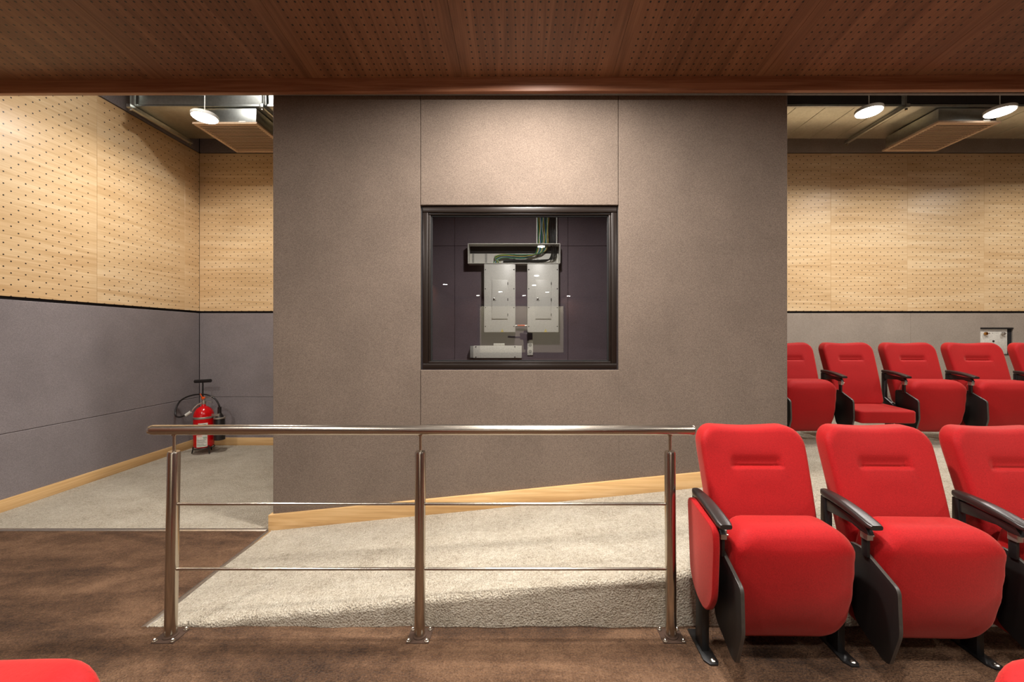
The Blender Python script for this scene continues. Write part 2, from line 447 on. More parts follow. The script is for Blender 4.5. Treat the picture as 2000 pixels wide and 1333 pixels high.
# ------------------------------------------------------------------ ceiling over the seats
YK = -2.0
ZK = ZB1+SLOPE*(YBEAM-YK)
m = MB()
m.prism([(YBEAM+0.02, ZB1+0.02), (YBEAM+0.02, ZTOP), (YF, ZTOP), (YF, ZK+0.02), (YK, ZK+0.02)], 'x', XL-0.1, XR+0.1)
ce = struct(m.build('ceiling', 'hall_wood'), 'brown perforated wooden ceiling sloping down to the booth')
s0 = -0.418
ks = range(-4, 9)
Vd = Vector((0, -1, SLOPE)).normalized(); L = math.hypot(YBEAM-YK, ZK-ZB1)
for k in ks:
    a = max(XL, s0+1.057*k); b = min(XR, s0+1.057*(k+1))
    if b-a < 0.2: continue
    off = a-(s0+1.057*k)
    p = panel('ceiling_panel', 'wood_brown', ce, (b-0.001, YBEAM, ZB1), (-1,0,0), Vd, b-a-0.002, L, 0.03, 0.002)
    p.data.polygons[0].index
    n = p.data.polygons[0].normal
    panel('ceiling_panel', 'wood_brown', ce, (b-0.001, YK, ZK), (-1,0,0), (0,-1,0), b-a-0.002, YK-YF, 0.03, 0.002)
rot = 0.0063
def yb(x): return YBEAM-0.035-(x)*rot
m = MB()
for y0, y1, z0, z1 in ((0, 0.035, ZB0, ZB1+0.03),):
    xs = (XL+0.001, XR-0.001)
    m.add([(x, yb(x)+y, z) for z in (z0, z1) for x in xs for y in (y0, y1)], [(0,1,3,2),(4,6,7,5),(0,2,6,4),(1,5,7,3),(0,4,5,1),(2,3,7,6)])
tr3 = struct(m.build('trim_3', 'beam_wood', bevel=0.003), 'brown wooden fascia board under the ceiling edge')
m = MB(); xs = (XL+0.001, XR-0.001)
m.add([(x, yb(x)+y, z) for z in (ZB1-0.014, ZB1-0.006) for x in xs for y in (-0.006, 0.001)], [(0,1,3,2),(4,6,7,5),(0,2,6,4),(1,5,7,3),(0,4,5,1),(2,3,7,6)])
m.build('fascia_bead', 'beam_wood', tr3)
struct(box('wall_bulkhead', 'bounce_grey', XL, XR, YBEAM+0.012, YBEAM+0.035, ZB0+0.012, ZTOP), 'back of the fascia, made grey to brighten the left duct')  # lightened to grey so the left duct face looks lit

# ------------------------------------------------------------------ control booth
WX0, WX1, WZ0, WZ1 = -0.722, 0.700, 1.156, 2.348
SX0, SX1 = -0.730, 0.704
bw = struct(MB().box(BX0, WX0-0.02, YBO+0.03, YBO+0.10, 0, ZTOP-0.02).box(WX1+0.02, BX1, YBO+0.03, YBO+0.10, 0, ZTOP-0.02)
            .box(WX0-0.02, WX1+0.02, YBO+0.03, YBO+0.10, 0, WZ0-0.02).box(WX0-0.02, WX1+0.02, YBO+0.03, YBO+0.10, WZ1+0.02, ZTOP-0.02)
            .build('wall_booth_front', 'dark_void'), 'front wall of the control booth with taupe fabric panels')
g = 0.0015
def bpanel(x0, x1, z0, z1): panel('fabric_panel', 'fabric_taupe', bw, (x0+g, YBO, z0+g), (1,0,0), (0,0,1), x1-x0-2*g, z1-z0-2*g, 0.03, 0.003)
bpanel(BX0-g, SX0, 0.0, 3.60); bpanel(SX1, BX1+g, 0.0, 3.60)
bpanel(SX0, SX1, WZ1, 3.60); bpanel(SX0, SX1+0.006, 0.0, WZ0)
wsl = struct(box('wall_booth_left', 'dark_void', BX0+0.03, BX0+0.10, YBO+0.10, YB+0.03, 0, ZTOP-0.02), 'left side wall of the booth')
panel('fabric_panel', 'fabric_taupe', wsl, (BX0, YB, 0), (0,-1,0), (0,0,1), YB-YBO-0.032, 3.60, 0.03)
wsr = struct(box('wall_booth_right', 'dark_void', BX1-0.10, BX1-0.03, YBO+0.10, YB+0.03, 0, ZTOP-0.02), 'right side wall of the booth')
panel('fabric_panel', 'fabric_taupe', wsr, (BX1, YBO+0.032, 0), (0,1,0), (0,0,1), YB-YBO-0.032, 3.60, 0.03)
for s_, xx in ((wsl, BX0+0.10), (wsr, BX1-0.10)):
    u = (0,1,0) if xx < 0 else (0,-1,0)
    panel('fabric_panel', 'fabric_mauve', s_, (xx+(0.02 if xx < 0 else -0.02), (YBO+0.11) if xx < 0 else (YB-0.02), 0), u, (0,0,1), YB-YBO-0.14, 3.2, 0.018)
struct(box('floor_booth', 'carpet_brown', BX0+0.1, BX1-0.1, YBO+0.1, YB, 0.35, 0.376), 'floor inside the booth')
struct(box('ceiling_booth', 'plenum', BX0+0.1, BX1-0.1, YBO+0.1, YB+0.03, 3.2, 3.25), 'ceiling inside the booth')
for a, b in ((BX0+0.125, -0.856), (-0.856, 0.60), (0.60, BX1-0.125)):
    for c, d in ((0.376, 2.557), (2.557, 3.2)):
        panel('fabric_panel', 'fabric_mauve', wb, (a+0.0015, YB-0.002, c+0.0015), (1,0,0), (0,0,1), b-a-0.003, d-c-0.003, 0.03, 0.004)
# skirting that climbs with the ramp
def zr(x): return ZP*(x-RAMP0)/(RAMP1-RAMP0)
m = MB()
m.prism([(BX0-0.022, -0.01), (BX1+0.01, zr(BX1)-0.01), (BX1+0.01, zr(BX1)+0.108), (BX0-0.022, 0.112)], 'y', YBO-0.020, YBO+0.001)
struct(m.build('baseboard_booth', 'board_wood_x', bevel=0.002), 'light wood skirting climbing along the booth above the ramp')
m = MB(); m.box(BX0-0.022, BX0, YBO, YB-0.015, 0, 0.112)
struct(m.build('baseboard_booth_side', 'board_wood_y', bevel=0.002), 'light wood skirting on the side of the booth')

# window
win = struct(empty('window_1', (0, 0, 0)), 'control booth window in a dark brown metal frame')
def frame(name, mat, x0, x1, z0, z1, t, y0, y1, parent, bev=0.004):
    for nm, a in ((name, (x0, x1, y0, y1, z1-t, z1)), (name, (x0, x1, y0, y1, z0, z0+t)), (name, (x0, x0+t, y0, y1, z0+t, z1-t)), (name, (x1-t, x1, y0, y1, z0+t, z1-t))):
        box(nm, mat, *a, parent=parent, bevel=bev)
frame('window_frame', 'frame_brown', WX0+0.006, WX1-0.006, WZ0+0.004, WZ1-0.010, 0.040, YBO+0.008, YBO+0.085, win, 0.005)
frame('glazing_bead', 'frame_brown', WX0+0.044, WX1-0.044, WZ0+0.042, WZ1-0.048, 0.017, YBO+0.018, YBO+0.060, win, 0.004)
frame('gasket', 'gasket', WX0+0.058, WX1-0.058, WZ0+0.056, WZ1-0.062, 0.012, YBO+0.030, YBO+0.050, win, 0)
box('pane', 'window_glass', WX0+0.062, WX1-0.062, YBO+0.040, YBO+0.0402, WZ0+0.060, WZ1-0.066, parent=win) if False else None
me = bpy.data.meshes.new('pane')
me.from_pydata([(WX0+0.062, YBO+0.040, WZ0+0.060), (WX1-0.062, YBO+0.040, WZ0+0.060), (WX1-0.062, YBO+0.040, WZ1-0.066), (WX0+0.062, YBO+0.040, WZ1-0.066)], [], [(0,1,2,3)])
link(me, 'pane', 'window_glass', win)

# ------------------------------------------------------------------ lamps
def round_lamp(name, loc, label, group, watts, spread=170, tilt=0.0, cable=0.0, vis=True):
    t = tag(empty(name, loc), label, 'lamp', group)
    r = 0.112
    MB().lathe([(r*0.6, 0.030), (r*0.96, 0.030), (r, 0.026), (r, 0.002), (r-0.003, 0.0), (r-0.008, 0.0), (r-0.008, 0.006), (0.01, 0.006)], n=40).build('housing', 'white_enamel', t, smooth=40)
    MB().lathe([(0.002, 0.0035), (r-0.009, 0.0035), (r-0.009, -0.006), (r-0.016, -0.011), (0.002, -0.014)], n=40).build('diffuser', 'lamp_glow', t, smooth=40)
    if cable:
        MB().tube([(0, 0, 0.028), (0.0, 0, cable*0.5), (0.0, 0, cable)], 0.004, 8).build('cable', 'white_plastic', t, smooth=40)
    ld = bpy.data.lights.new(name+'_light', 'AREA'); ld.shape = 'DISK'; ld.size = 0.2; ld.energy = watts
    ld.color = (1.0, 0.955, 0.90); ld.spread = R(spread)
    lo = bpy.data.objects.new(name+'_light', ld); COL.objects.link(lo); lo.parent = t; lo.location = (0, 0, -0.018)
    t.rotation_euler = (tilt, 0, 0)
    return t
def zc(y): return ZB1+SLOPE*(YBEAM-y) if y > YK else ZK
hall = [(0.08, 2.06, 'round ceiling lamp above the booth window'),
        (-2.75, 0.4, 'round ceiling lamp over the left aisle'), (0.1, 0.2, 'added fill lamp on the ceiling right above the camera'), (2.95, 0.2, 'round ceiling lamp over the front red seats'),  # the one above the camera is added to brighten the ramp side
        (0.55, -5.0, 'nearest round ceiling lamp reflected in the window'),
        (0.62, -10.2, 'round ceiling lamp reflected at the top of the right cabinet'), (0.62, -13.2, 'round ceiling lamp reflected midway down the right cabinet'),
        (-3.6, -12.9, 'round ceiling lamp reflected near the left edge of the glass'),
        (-1.15, -16.0, 'round ceiling lamp reflected on the left cabinet'), (1.45, -16.2, 'round ceiling lamp reflected low on the right cabinet'),
        (-2.6, -18.0, 'far round ceiling lamp reflected left of the cabinets'), (0.18, -18.0, 'far round ceiling lamp reflected between the cabinets'),
        (2.9, -18.3, 'far round ceiling lamp reflected right of the cabinets'),
        (5.6, 0.2, 'added fill lamp on the ceiling beyond the front seats'), (-2.6, -1.6, 'added fill lamp on the ceiling behind the left aisle'), (0.1, -1.6, 'added fill lamp on the ceiling behind the camera'), (2.9, -1.6, 'added fill lamp on the ceiling behind the right seat'), (5.6, -1.6, 'added fill lamp on the ceiling at the far right')]  # this last row is added fill, kept out of the window reflection
for x, y, lb in hall:
    slope = y > YK
    round_lamp('ceiling_lamp', (x, y, zc(y)-0.034), lb, 'round lamps on the brown ceiling', LAMP_W*(1.75 if y > 1 else 1.05 if y > 0 else 0.7), 175, tilt=(-math.atan(SLOPE) if slope else 0))
discs = [(-3.082, 3.84, 3.530, 'lit round lamp hanging beside the left duct grille'),
         (3.387, 3.84, 3.585, 'lit round lamp left of the slatted duct outlet'),
         (4.663, 3.84, 3.585, 'lit round lamp in front of the slatted duct outlet at the right edge')]
for x, y, z, lb in discs:
    round_lamp('hanging_lamp', (x, y, z), lb, 'round lamps by the ducts', DISC_W*(1.1 if x < 0 else 1.0), 166 if x < 0 else 160, cable=ZTOP-z-0.002)
for x, y, zz, lb in ((-2.9, 3.15, 4.3, 'unseen lamp added behind the fascia to brighten the left duct and wall'), (3.4, 3.2, 3.62, 'round lamp hidden behind the fascia over the platform'), (6.4, 3.9, 3.62, 'round lamp hung beyond the right edge of the photo')):  # left lamp is unseen, added and hung high to brighten duct and wall
    round_lamp('hanging_lamp', (x, y, zz), lb, 'round lamps by the ducts', DISC_W*(0.95 if x < 0 else 1.0), 158, cable=ZTOP-zz-0.002)
round_lamp('booth_lamp', (0.1, 3.5, 3.165), 'round lamp on the ceiling inside the booth', None, 48.0, 170)

# ------------------------------------------------------------------ ducts
def duct(x0, x1, ribs, struts, label):
    t = tag(empty('air_duct', ((x0+x1)/2, 4.33, 3.73)), label, 'air duct')
    ox, oy, oz = t.location
    def bx(nm, mat, a, b, c, d, e, f, bev=0.0, par=None): return box(nm, mat, a-ox, b-ox, c-oy, d-oy, e-oz, f-oz, parent=par or t, bevel=bev)
    bx('duct_body', 'galvanised', x0, x1, 4.01, 4.65, 3.73, 4.25, 0.004)
    bx('flange', 'galvanised', x0, x1, 3.996, 4.01, 3.73, 3.752, 0.002)
    if x0 > 0: bx('duct_black_front', 'black_plastic', x0, x1, 3.992, 3.9955, 3.756, 4.25)  # thin black sheet over the front of the right duct
    for x in ribs: bx('duct_seam', 'galvanised', x-0.004, x+0.004, 4.02, 4.65, 3.727, 3.731)
    for x in struts:
        c = bx('support_channel', 'galvanised', x-0.02, x+0.02, 3.94, 4.70, 3.69, 3.728, 0.003)
        MB().lathe([(0.006, 3.62-oz+0.06), (0.006, 4.6-oz)], (x-ox, 3.965-oy, 0), 8).build('threaded_rod', 'galvanised', c, smooth=40)
        MB().lathe([(0.013, 3.672-oz), (0.013, 3.690-oz)], (x-ox, 3.965-oy, 0), 6).build('nut', 'bolt_steel', c)
        MB().lathe([(0.013, 3.672-oz), (0.013, 3.690-oz)], (x-ox, 4.68-oy, 0), 6).build('nut', 'bolt_steel', c)
        bx('hanger_strip', 'galvanised', x-0.024, x+0.024, 3.985, 3.998, 3.735, 4.4, 0.002)
    return t
duct(-3.93, BX0-0.001, [], [-3.93, -2.60], 'shiny galvanised air duct over the left corridor')
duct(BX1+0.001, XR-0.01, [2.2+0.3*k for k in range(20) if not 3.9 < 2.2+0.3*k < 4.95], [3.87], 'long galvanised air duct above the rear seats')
def outlet(x0, x1, z0, label):
    y0, y1, z1 = 4.015, 4.60, 3.722
    t = tag(empty('duct_outlet', ((x0+x1)/2, (y0+y1)/2, z0)), label, 'duct outlet', 'slatted duct outlets')
    ox, oy, oz = t.location
    def bx(nm, mat, a, b, c, d, e, f, bev=0.0, par=None): return box(nm, mat, a-ox, b-ox, c-oy, d-oy, e-oz, f-oz, parent=par or t, bevel=bev)
    bx('outlet_box', 'galvanised', x0, x1, y0, y1, z0+0.02, z1, 0.003)
    e = 0.022
    fr = MB()
    for a in ((x0-e, x1+e, y0-e, y0+0.012), (x0-e, x1+e, y1-0.012, y1+e), (x0-e, x0+0.012, y0+0.012, y1-0.012), (x1-0.012, x1+e, y0+0.012, y1-0.012)):
        fr.box(a[0]-ox, a[1]-ox, a[2]-oy, a[3]-oy, 0, 0.018)
    fr.build('grille_frame', 'grille_paint', t)
    n = 19
    sl = None
    for k in range(n):
        yy = y0+0.012+(y1-y0-0.024)*(k+0.5)/n
        if sl is None:
            mm = MB(); mm.prism([(-0.009, 0.0005), (0.009, 0.003), (0.009, 0.006), (-0.009, 0.0035)], 'x', x0+0.012-ox, x1-0.012-ox)
            sl = mm.build('slat', 'grille_paint', t); sl.location = (0, yy-oy, 0)
        else:
            c = sl.copy(); COL.objects.link(c); c.location = (0, yy-oy, 0)
    bx('backing', 'dark_void', x0+0.01, x1-0.01, y0+0.01, y1-0.01, z0+0.0185, z0+0.0199)
    bx('name_tag', 'white_plastic', x1-0.16, x1-0.09, y0-0.024, y0-0.021, z0+0.012, z0+0.028)
outlet(-3.31, -2.70, 3.553, 'slatted duct outlet hanging below the duct over the left corridor')
outlet(4.25, 4.84, 3.566, 'slatted duct outlet hanging above the rear seats')

# ------------------------------------------------------------------ handrail
hr = tag(empty('handrail', (-0.47, 1.838, 0)), 'brushed stainless steel handrail with three posts beside the ramp', 'handrail')
def hx(x): return x+0.47
zr_, rr_ = 0.963, 0.0235
MB().tube([(hx(-1.737), 0, zr_), (hx(-1.730), 0, zr_), (hx(-1.712), 0, zr_), (hx(-1.0), 0, zr_), (hx(0.79), 0, zr_), (hx(0.800), 0, zr_), (hx(0.804), 0, zr_)],
          [rr_*0.62, rr_*0.86, rr_, rr_, rr_, rr_, rr_*0.9], 32).build('top_rail', 'stainless_x', hr, smooth=40)
posts = [(-1.618, -1.634), (-0.470, -0.473), (0.693, 0.699)]
for xt, xb in posts:
    dx = xt-xb
    p = MB().tube([(hx(xb), 0, 0.004), (hx(xt)-dx*0.05, 0, 0.855), (hx(xt), 0, 0.863)], [0.0248, 0.0248, 0.022], 32).build('post', 'stainless_z', hr, smooth=40)
    MB().tube([(hx(xt), 0, 0.86), (hx(xt), 0, 0.945)], 0.0065, 16).build('pin', 'stainless_z', p, smooth=40)
    MB().tube([(hx(xt), 0, 0.936), (hx(xt), 0, 0.944)], 0.011, 16).build('saddle', 'stainless_z', p, smooth=40)
    MB().lathe([(0.031, 0.0), (0.031, 0.004), (0.026, 0.008)], (hx(xb), 0, 0.004), 32).build('collar', 'plate_brown', p, smooth=40)
    pl = box('base_plate', 'plate_brown', hx(xb)-0.052, hx(xb)+0.052, -0.046, 0.046, 0.0, 0.004, parent=hr, bevel=0.001)
    for sx in (-1, 1):
        for sy in (-1, 1):
            MB().lathe([(0.010, 0.004), (0.010, 0.007), (0.0065, 0.008), (0.0065, 0.014), (0.003, 0.017)], (hx(xb)+sx*0.041, sy*0.036, 0.001), 10).build('bolt', 'bolt_steel', pl, smooth=40)
for z in (0.617, 0.314):
    def xa(i): t, b = posts[i]; return hx(b+(t-b)*z/0.86)
    for i in (0, 1):
        MB().tube([(xa(i)+0.02, 0, z), (xa(i+1)-0.02, 0, z)], 0.0068, 16).build('cross_rod', 'stainless_x', hr, smooth=40)

# ------------------------------------------------------------------ tip-up seats
def ring_pts(hw, hh, rc):
    """closed outline, counter-clockwise from bottom right; rc = radii (br, tr, tl, bl)"""
    pts = []; cs = ((1,-1,-90), (1,1,0), (-1,1,90), (-1,-1,180))
    corners = []
    for (sx, sz, a0), r in zip(cs, rc):
        r = max(0.0005, min(r, hw, hh))
        corners.append([((hw-r)*sx+r*math.cos(R(a0+90*k/8)), (hh-r)*sz+r*math.sin(R(a0+90*k/8))) for k in range(9)])
    for i in range(4):
        pts += corners[i]
        a = corners[i][-1]; b = corners[(i+1) % 4][0]
        for k in range(1, 12): pts.append((a[0]+(b[0]-a[0])*k/12, a[1]+(b[1]-a[1])*k/12))
    return pts
def cushion(hw, hh, rc, er, T, bulge=0.01, front=None, post=None, er2=None):
    m = MB(); er2 = er2 or er
    mn = min(hw, hh); rings = []
    def ring(off, y): rings.append([(x, y, z) for x, z in ring_pts(hw-off, hh-off, [max(0.0, r-off) for r in rc])])
    # back centre -> edge -> front centre
    for off in (mn-0.003, mn*0.6, mn*0.3, er2*1.0): ring(max(off, er2), T/2)
    for k in range(5, -1, -1):
        a = k/6*PI/2; ring(er2*(1-math.cos(a)), T/2-er2+er2*math.sin(a))
    for k in range(0, 7):
        a = k/6*PI/2; ring(er*(1-math.cos(a)), -(T/2-er)-er*math.sin(a))
    steps = 12
    for k in range(1, steps+1):
        off = er+(mn-0.003-er)*k/steps
        ring(off, -T/2)
    for rg in rings[17:]:
        for i, (x, y, z) in enumerate(rg):
            rg[i] = (x, y-bulge*max(0.0, 1-(x/(hw-er))**2)**0.8*max(0.0, 1-(z/(hh-er))**2)**0.8, z)
    if front:
        for rg in rings[10:]:
            for i, (x, y, z) in enumerate(rg): rg[i] = (x, y+front(x, z)*(1 if y < -(T/2-er) else 0), z)
    n = len(rings[0])
    for rg in rings: m.v += [post(*q) if post else q for q in rg]
    for i in range(len(rings)-1):
        m.f += [(i*n+k, i*n+(k+1) % n, (i+1)*n+(k+1) % n, (i+1)*n+k) for k in range(n)]
    m.f += [tuple(range(n-1, -1, -1)), tuple((len(rings)-1)*n+k for k in range(n))]
    return m

SPC = 0.594
def back_mesh():
    def front(x, z):
        # stitched crease under the head pad, with a soft hollow above it
        g = max(0.0, 1-max(0, abs(x)-0.095)/0.04); g = g*g*(3-2*g)
        dz = z-0.130
        crease = math.exp(-(dz/0.005)**2)*0.014*g
        soft = (math.exp(-((dz-0.010)/0.032)**2) if dz > 0.010 else math.exp(-((dz-0.010)/0.010)**2))*0.013*g
        pad = -0.003*math.exp(-((dz+0.05)/0.04)**2)*g
        lum = -0.010*math.exp(-((z+0.07)/0.14)**2)*(1-(x/0.25)**2)
        return crease+soft+lum+pad
    def post(x, y, z):
        t = (z+0.30)/0.60
        x *= 0.92+0.08*min(1, max(0, t*1.25))
        zz = z+0.655
        if t > 0.8: zz -= 0.006*math.cos(x/0.24*PI)*((t-0.8)/0.2)
        y += 0.023+0.175*t+0.03*(t-0.5)**2
        y -= 0.016*(x/0.24)**2
        return (x, y, zz)
    T, er = 0.104, 0.026
    m = cushion(0.248, 0.302, (0.05, 0.085, 0.085, 0.05), er, T, 0.010, None, None, 0.03)
    bm = bmesh.new()
    vs = [bm.verts.new(v) for v in m.v]
    for f in m.f: bm.faces.new([vs[i] for i in f])
    es = [e for e in bm.edges if all(abs(v.co.x) < 0.17 and 0.075 < v.co.z < 0.20 and v.co.y < -(T/2-er) for v in e.verts)]
    bmesh.ops.subdivide_edges(bm, edges=es, cuts=4, use_grid_fill=True)
    for v in bm.verts:
        x, y, z = v.co
        if y < -(T/2-er*0.7): y += front(x, z)
        v.co = post(x, y, z)
    bm.verts.index_update()
    o = MB(); o.v = [tuple(v.co) for v in bm.verts]; o.f = [tuple(v.index for v in f.verts) for f in bm.faces]
    bm.free()
    return o
def seat_mesh(up):
    def front(x, z):
        wr = 0.0
        e = 0.25-abs(x)
        if e < 0.07: wr = 0.002*math.sin(z*70+x*30)*(1-e/0.07)
        return wr
    def post_up(x, y, z):
        # cloth-covered underside looks forward; lower edge tucked back
        t = (z+0.23)/0.46
        x *= 0.97+0.03*math.sin(PI*min(1, max(0, t)))
        yy = y-0.095+0.05*(0.5-t)
        if t > 0.80: yy += 0.03*((t-0.80)/0.20)**2
        if t < 0.50: yy += 0.055*(1-t/0.50)**2
        return (x, yy, z*1.03+0.376-0.034*max(0.0, 1-t/0.5))
    def post_dn(x, y, z):
        # z (up when folded) becomes forward, y becomes down
        return (x, -0.145-z*0.82, 0.302+y*0.88-0.015*(z/0.23)*0.5)
    if up: return cushion(0.254, 0.230, (0.095, 0.105, 0.105, 0.095), 0.045, 0.155, 0.020, front, post_up, 0.03)
    return cushion(0.250, 0.225, (0.02, 0.035, 0.035, 0.02), 0.018, 0.130, 0.004, None, post_dn, 0.022)
def rpoly(pts, r, n=5):
    out = []
    k = len(pts)
    for i in range(k):
        p0, p, p1 = Vector(pts[i-1]), Vector(pts[i]), Vector(pts[(i+1) % k])
        a = (p0-p); b = (p1-p); rr = min(r, a.length*0.45, b.length*0.45)
        a = p+a.normalized()*rr; b = p+b.normalized()*rr
        for j in range(n+1):
            t = j/n; q = a*(1-t)**2+p*2*t*(1-t)+b*t*t; out.append((q.x, q.y))
    return out
def arm_mesh():
    m = MB(); st = []
    for k in range(17):
        t = k/16; y = 0.075-0.285*t
        z = 0.690-0.006*math.sin(t*PI*0.9)*-1 - 0.040*t**1.6
        wd = 0.021+0.0085*math.sin(min(1, t*1.15)*PI*0.5); th = 0.036-0.010*t
        if k in (0, 16): wd *= 0.80; th *= 0.75
        st.append((y, z, wd, th))
    rings = []
    for (y, z, wd, th) in st:
        rg = []
        for a in range(16):
            q = 2*PI*a/16; c, s_ = math.cos(q), math.sin(q)
            px = wd*math.copysign(abs(c)**0.55, c); pz = th/2*math.copysign(abs(s_)**0.6, s_)
            rg.append((px, y, z-th/2+pz))
        rings.append(rg)
    n = 16
    m.v = [p for rg in rings for p in rg]
    for i in range(len(rings)-1): m.f += [(i*n+k, i*n+(k+1) % n, (i+1)*n+(k+1) % n, (i+1)*n+k) for k in range(n)]
    m.f += [tuple(range(n-1, -1, -1)), tuple((len(rings)-1)*n+k for k in range(n))]
    return m
TAB = [(-0.035, 0.505), (-0.105, 0.513), (-0.272, 0.437), (-0.280, 0.268), (-0.236, 0.122), (-0.205, 0.122), (-0.075, 0.185), (-0.035, 0.30)]
def tablet_mesh(x0):
    p = rpoly(TAB, 0.022)
    n = len(p); m = MB()
    m.prism(p, 'x', x0-0.008, x0+0.008)
    return m
SH = {}
def sh(key, fn, mat, smooth, bevel=0):
    if key not in SH:
        o = fn().build(key, mat, None, smooth=smooth, bevel=bevel); SH[key] = o.data; bpy.data.objects.remove(o)
        if key == 'tablet':
            SH[key].materials.append(MATS['tablet_edge'])
            for p in SH[key].polygons:
                if abs(p.normal.x) < 0.6: p.material_index = 1
    return SH[key]
def put(name, me, parent, loc=(0,0,0)):
    o = bpy.data.objects.new(name, me); COL.objects.link(o); o.parent = parent; o.location = loc
    return o
AX = -SPC/2       # the arm belongs to the seat on its right (as seen here)
def theatre_seat(loc, rz, label, group, up=True, end_panel=False, tablet=True):
    t = tag(empty('theatre_seat', loc, rz), label, 'seat', group)
    put('backrest', sh('backrest', back_mesh, 'red_cloth', 50), t)
    put('seat', sh('seat_up' if up else 'seat_down', lambda: seat_mesh(up), 'red_cloth', 50), t)
    put('back_shell', sh('back_shell', lambda: cushion(0.195, 0.25, (0.04,)*4, 0.006, 0.014, 0, None, lambda x, y, z: (x, y+0.056+0.023+0.175*((z+0.30)/0.6), z+0.64)), 'black_plastic', 40), t)
    armrest(t, AX, tablet)
    if end_panel:
        pp = rpoly([(0.062, 0.668), (-0.190, 0.628), (-0.200, 0.56), (-0.185, 0.33), (-0.125, 0.245), (-0.035, 0.262), (0.03, 0.33)], 0.05, 6)
        o = MB().prism(pp, 'x', AX-0.045, AX-0.018).build('end_panel', 'red_cloth', t, bevel=0.006, seg=3)
        o['label'] = 'red upholstered end panel'
    return t
def armrest(t, ax, tablet):
    a = put('armrest', sh('armrest', arm_mesh, 'arm_plastic', 50), t, (ax, 0, 0))
    def stand():
        m = MB()
        m.prism([(-0.030, 0.006), (0.040, 0.006), (0.035, 0.22), (0.075, 0.34), (0.075, 0.66), (0.045, 0.66), (0.040, 0.42), (-0.060, 0.36), (-0.060, 0.24), (-0.030, 0.18)], 'x', -0.016, 0.016)
        return m
    put('standard', sh('standard', stand, 'black_steel', None, 0.003), t, (ax, 0, 0))
    put('arm_support', sh('arm_support', lambda: MB().prism([(0.07, 0.60), (0.07, 0.655), (-0.165, 0.632), (-0.185, 0.600), (-0.14, 0.60), (-0.10, 0.61)], 'x', -0.012, 0.012), 'black_plastic', None, 0.002), t, (ax, 0, 0))
    def foot():
        m = MB(); m.prism([(-0.026, 0.105), (-0.030, -0.075), (-0.012, -0.100), (0.022, -0.100), (0.030, -0.085), (0.026, 0.105)], 'z', 0.0, 0.008); return m
    f = put('foot_plate', sh('foot_plate', foot, 'black_steel', None, 0.002), t, (ax, 0, 0))
    put('bolt', sh('bolt', lambda: MB().lathe([(0.012, 0.008), (0.012, 0.011), (0.008, 0.015), (0.002, 0.016)], n=10), 'bolt_steel', 40), f, (0.008, -0.080, 0))
    put('hinge_box', sh('hinge_box', lambda: MB().box(-0.036, -0.012, -0.045, 0.005, 0.24, 0.33), 'black_plastic', None, 0.004), t, (ax, 0, 0))
    if tablet:
        k = put('tablet_bracket', sh('tablet_bracket', lambda: MB().box(0.004, 0.030, -0.158, -0.122, 0.565, 0.606), 'bracket_metal', None, 0.003), t, (ax, 0, 0))
        put('screw', sh('screw', lambda: MB().lathe([(0.006, -0.002), (0.006, 0.006), (0.003, 0.009)], n=10, axis='x'), 'bolt_steel', 40), k, (0.030, -0.15, 0.582))
        put('tablet_arm', sh('tablet_arm', lambda: MB().box(0.012, 0.026, -0.148, -0.118, 0.49, 0.568), 'black_steel', None, 0.003), t, (ax, 0, 0))
        put('tablet', sh('tablet', lambda: tablet_mesh(0.030), 'tablet_laminate', None, 0.003), t, (ax, 0, 0))
def row(x0, y0, Rr, a0, i0, specs, z, group):
    """arms stand on an arc; seat i sits between arm i and arm i+1. x0,y0 = arm 0"""
    st = SPC/Rr; a0 = R(a0)
    cx, cy = x0-Rr*math.sin(a0), y0-Rr*math.cos(a0)
    for j, sp in enumerate(specs):
        a = a0+(i0+j+0.5)*st
        theatre_seat((cx+Rr*math.sin(a), cy+Rr*math.cos(a), z), -a, group=group, **sp)
row(0.815, 1.77, 40, 0.3, 0, [dict(label='red seat with red end panel, next to the handrail', end_panel=True),
                            dict(label='middle red seat of the front row, folded up'),
                            dict(label='red front-row seat cut by the right edge of the photo')], 0, 'red seats of the front row')
row(3.014, 3.872, 14, 0.0, -1, [dict(label='red rear seat half hidden behind the booth corner'),
                            dict(label='red rear seat with its cushion folded down', up=False),
                            dict(label='red rear seat just right of the folded-down one'),
                            dict(label='red rear seat in front of the white wall plate'),
                            dict(label='red rear seat showing as a sliver at the right edge')], ZP, 'red seats of the rear row')
for x, lb, rz in ((-0.786, 'red seat top in the lower left corner of the photo', 0), (0.857, 'red seat top in the lower right corner of the photo', 0)):
    theatre_seat((x, 0.308, 0), rz, lb, 'red seats nearest the camera', tablet=False)

